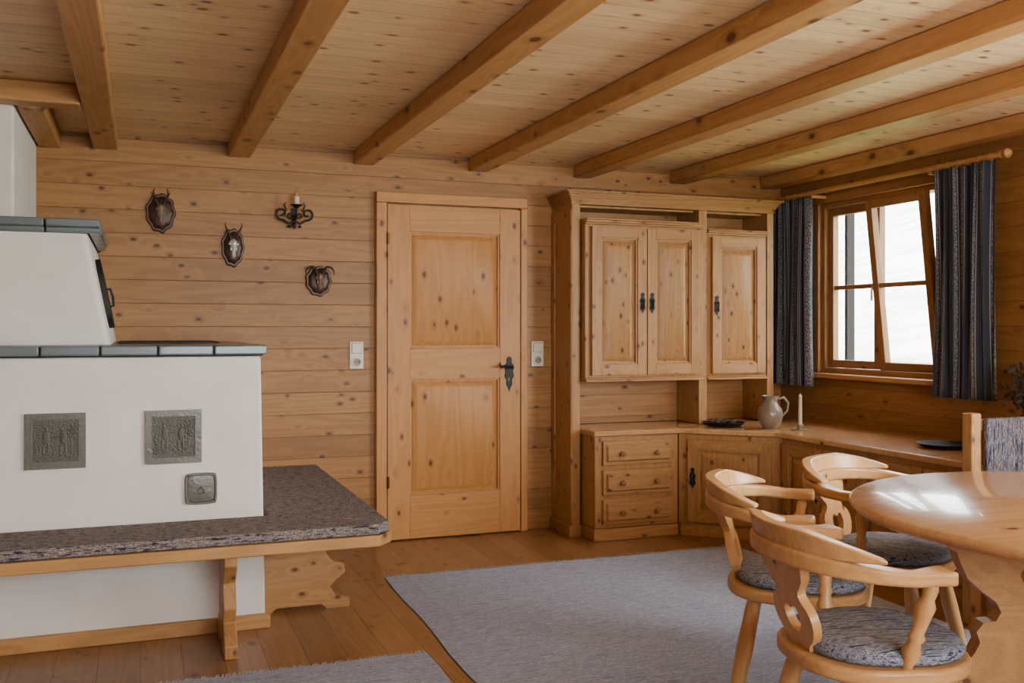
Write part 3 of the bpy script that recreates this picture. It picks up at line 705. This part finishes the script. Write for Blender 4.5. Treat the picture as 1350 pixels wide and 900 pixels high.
for k in range(33):
    a=math.radians(106+148*k/32); s=abs(k-16)/16
    top=.008+.050*(1-max(0,(s-.35)/.65)**1.3)
    cx_,cy_=-.06+.21*math.cos(a),.276*math.sin(a); n2=Vector((math.cos(a),math.sin(a))); w=.019; lnn=.014*top/.058
    rg.append([(cx_+n2.x*w,cy_+n2.y*w,.704),(cx_+n2.x*(w+lnn),cy_+n2.y*(w+lnn),.706+top),(cx_-n2.x*(w-lnn),cy_-n2.y*(w-lnn),.706+top),(cx_-n2.x*w,cy_-n2.y*w,.704)])
m.rings(rg); m.done("crest",W_chair,CH,bevel=.007,seg=3)
m=MB(); m.M=FR((-.185,0,.428),(0,1,0),(-.26,0,1))
hs=[(.05,0),(.058,.025),(.09,.045),(.108,.085),(.098,.125),(.065,.145),(.058,.165),(.082,.185),(.108,.215),(.112,.262)]
m.cutout(smoothpoly(hs+[(-a,b) for a,b in hs[::-1]],1),[smoothpoly([(0,.045),(.035,.065),(.044,.10),(.024,.128),(0,.108),(-.024,.128),(-.044,.10),(-.035,.065)],2)],.024)
m.done("backrest_splat",W_chairZ,CH,bevel=.004)
for s in (-1,1):
    m=MB(); m.lathe([(0,.012),(.08,.015),(.2,.024),(.32,.015),(.37,.022),(.42,.015),(.6,.020),(.72,.024),(.8,.015),(.9,.018),(1,.012)],(-.02,s*.195,.425),(.015,s*.255,.656),14); m.done("arm_spindle",W_chairZ,CH,smooth=60)
def place(o,x,y,dx,dy,label):
    o.location=(x,y,GZ); o.rotation_euler=(0,0,math.atan2(dy,dx)); o["label"]=label
c2=copytree(CH); c3=copytree(CH)
place(CH,1.80,2.08,.985,-.17,"pine captain's chair with its arm close to the table edge")
place(c2,2.04,2.70,.79,-.61,"pine captain's chair standing on the rug beside another chair")
place(c3,2.59,2.89,.42,-.90,"pine captain's chair tucked between table and window cabinets")
# ---------------------------------------------------------------- upholstered bench end by the window
U=thing("upholstered_bench","pine bench with dark woven upholstered back near the table","bench",(3.8,3.05,0))
m=MB(); m.mi=0; m.box(3.30,3.355,3.19,3.245,0,.905); m.box(4.13,4.185,3.19,3.245,0,.905); m.box(3.44,3.49,2.80,3.18,0,.40); m.box(4.13,4.185,2.80,3.18,0,.40)
m.mi=1; m.box(3.355,4.13,3.195,3.24,.50,.56); m.box(3.355,4.13,3.195,3.24,.83,.875); m.box(3.32,4.185,2.76,3.189,.40,.435)
m.done("bench_frame",[W_cabZ,W_cabX],U,bevel=.006)
m=MB(); m.box(3.36,4.128,3.165,3.194,.50,.885); m.done("back_cushion",FS,U,bevel=.012,seg=3)
m=MB(); m.box(3.33,4.17,2.77,3.16,.436,.475); m.done("seat_cushion",FS,U,bevel=.012,seg=3)

# ---------------------------------------------------------------- camera, light
cam=bpy.data.cameras.new("camera"); co=bpy.data.objects.new("camera",cam); COL.objects.link(co)
co.location=(0,0,1.26); co.rotation_euler=(math.pi/2,0,math.radians(-20.8)); cam.sensor_width=36; cam.lens=36*1290/1350; cam.shift_y=-15/1350
cam.clip_start=.05; SC.camera=co
def area(name,loc,d,sx,sy,pw,col):
    l=bpy.data.lights.new(name,'AREA'); l.shape='RECTANGLE'; l.size=sx; l.size_y=sy; l.energy=pw; l.color=col
    o=bpy.data.objects.new(name,l); COL.objects.link(o); o.location=loc; o.rotation_euler=Vector(d).to_track_quat('-Z','Y').to_euler(); return o
area("window_daylight_side",(4.26,1.2,1.50),(-1,0,.30),1.75,1.1,160,(.95,1,.99))
area("window_daylight_front",(1.5,-1.68,1.48),(0,1,.28),2.5,1.15,52,(.97,1,.97))
w=bpy.data.worlds.new("world"); SC.world=w; w.use_nodes=True
w.node_tree.nodes["Background"].inputs[0].default_value=(.92,.97,1,1); w.node_tree.nodes["Background"].inputs[1].default_value=16
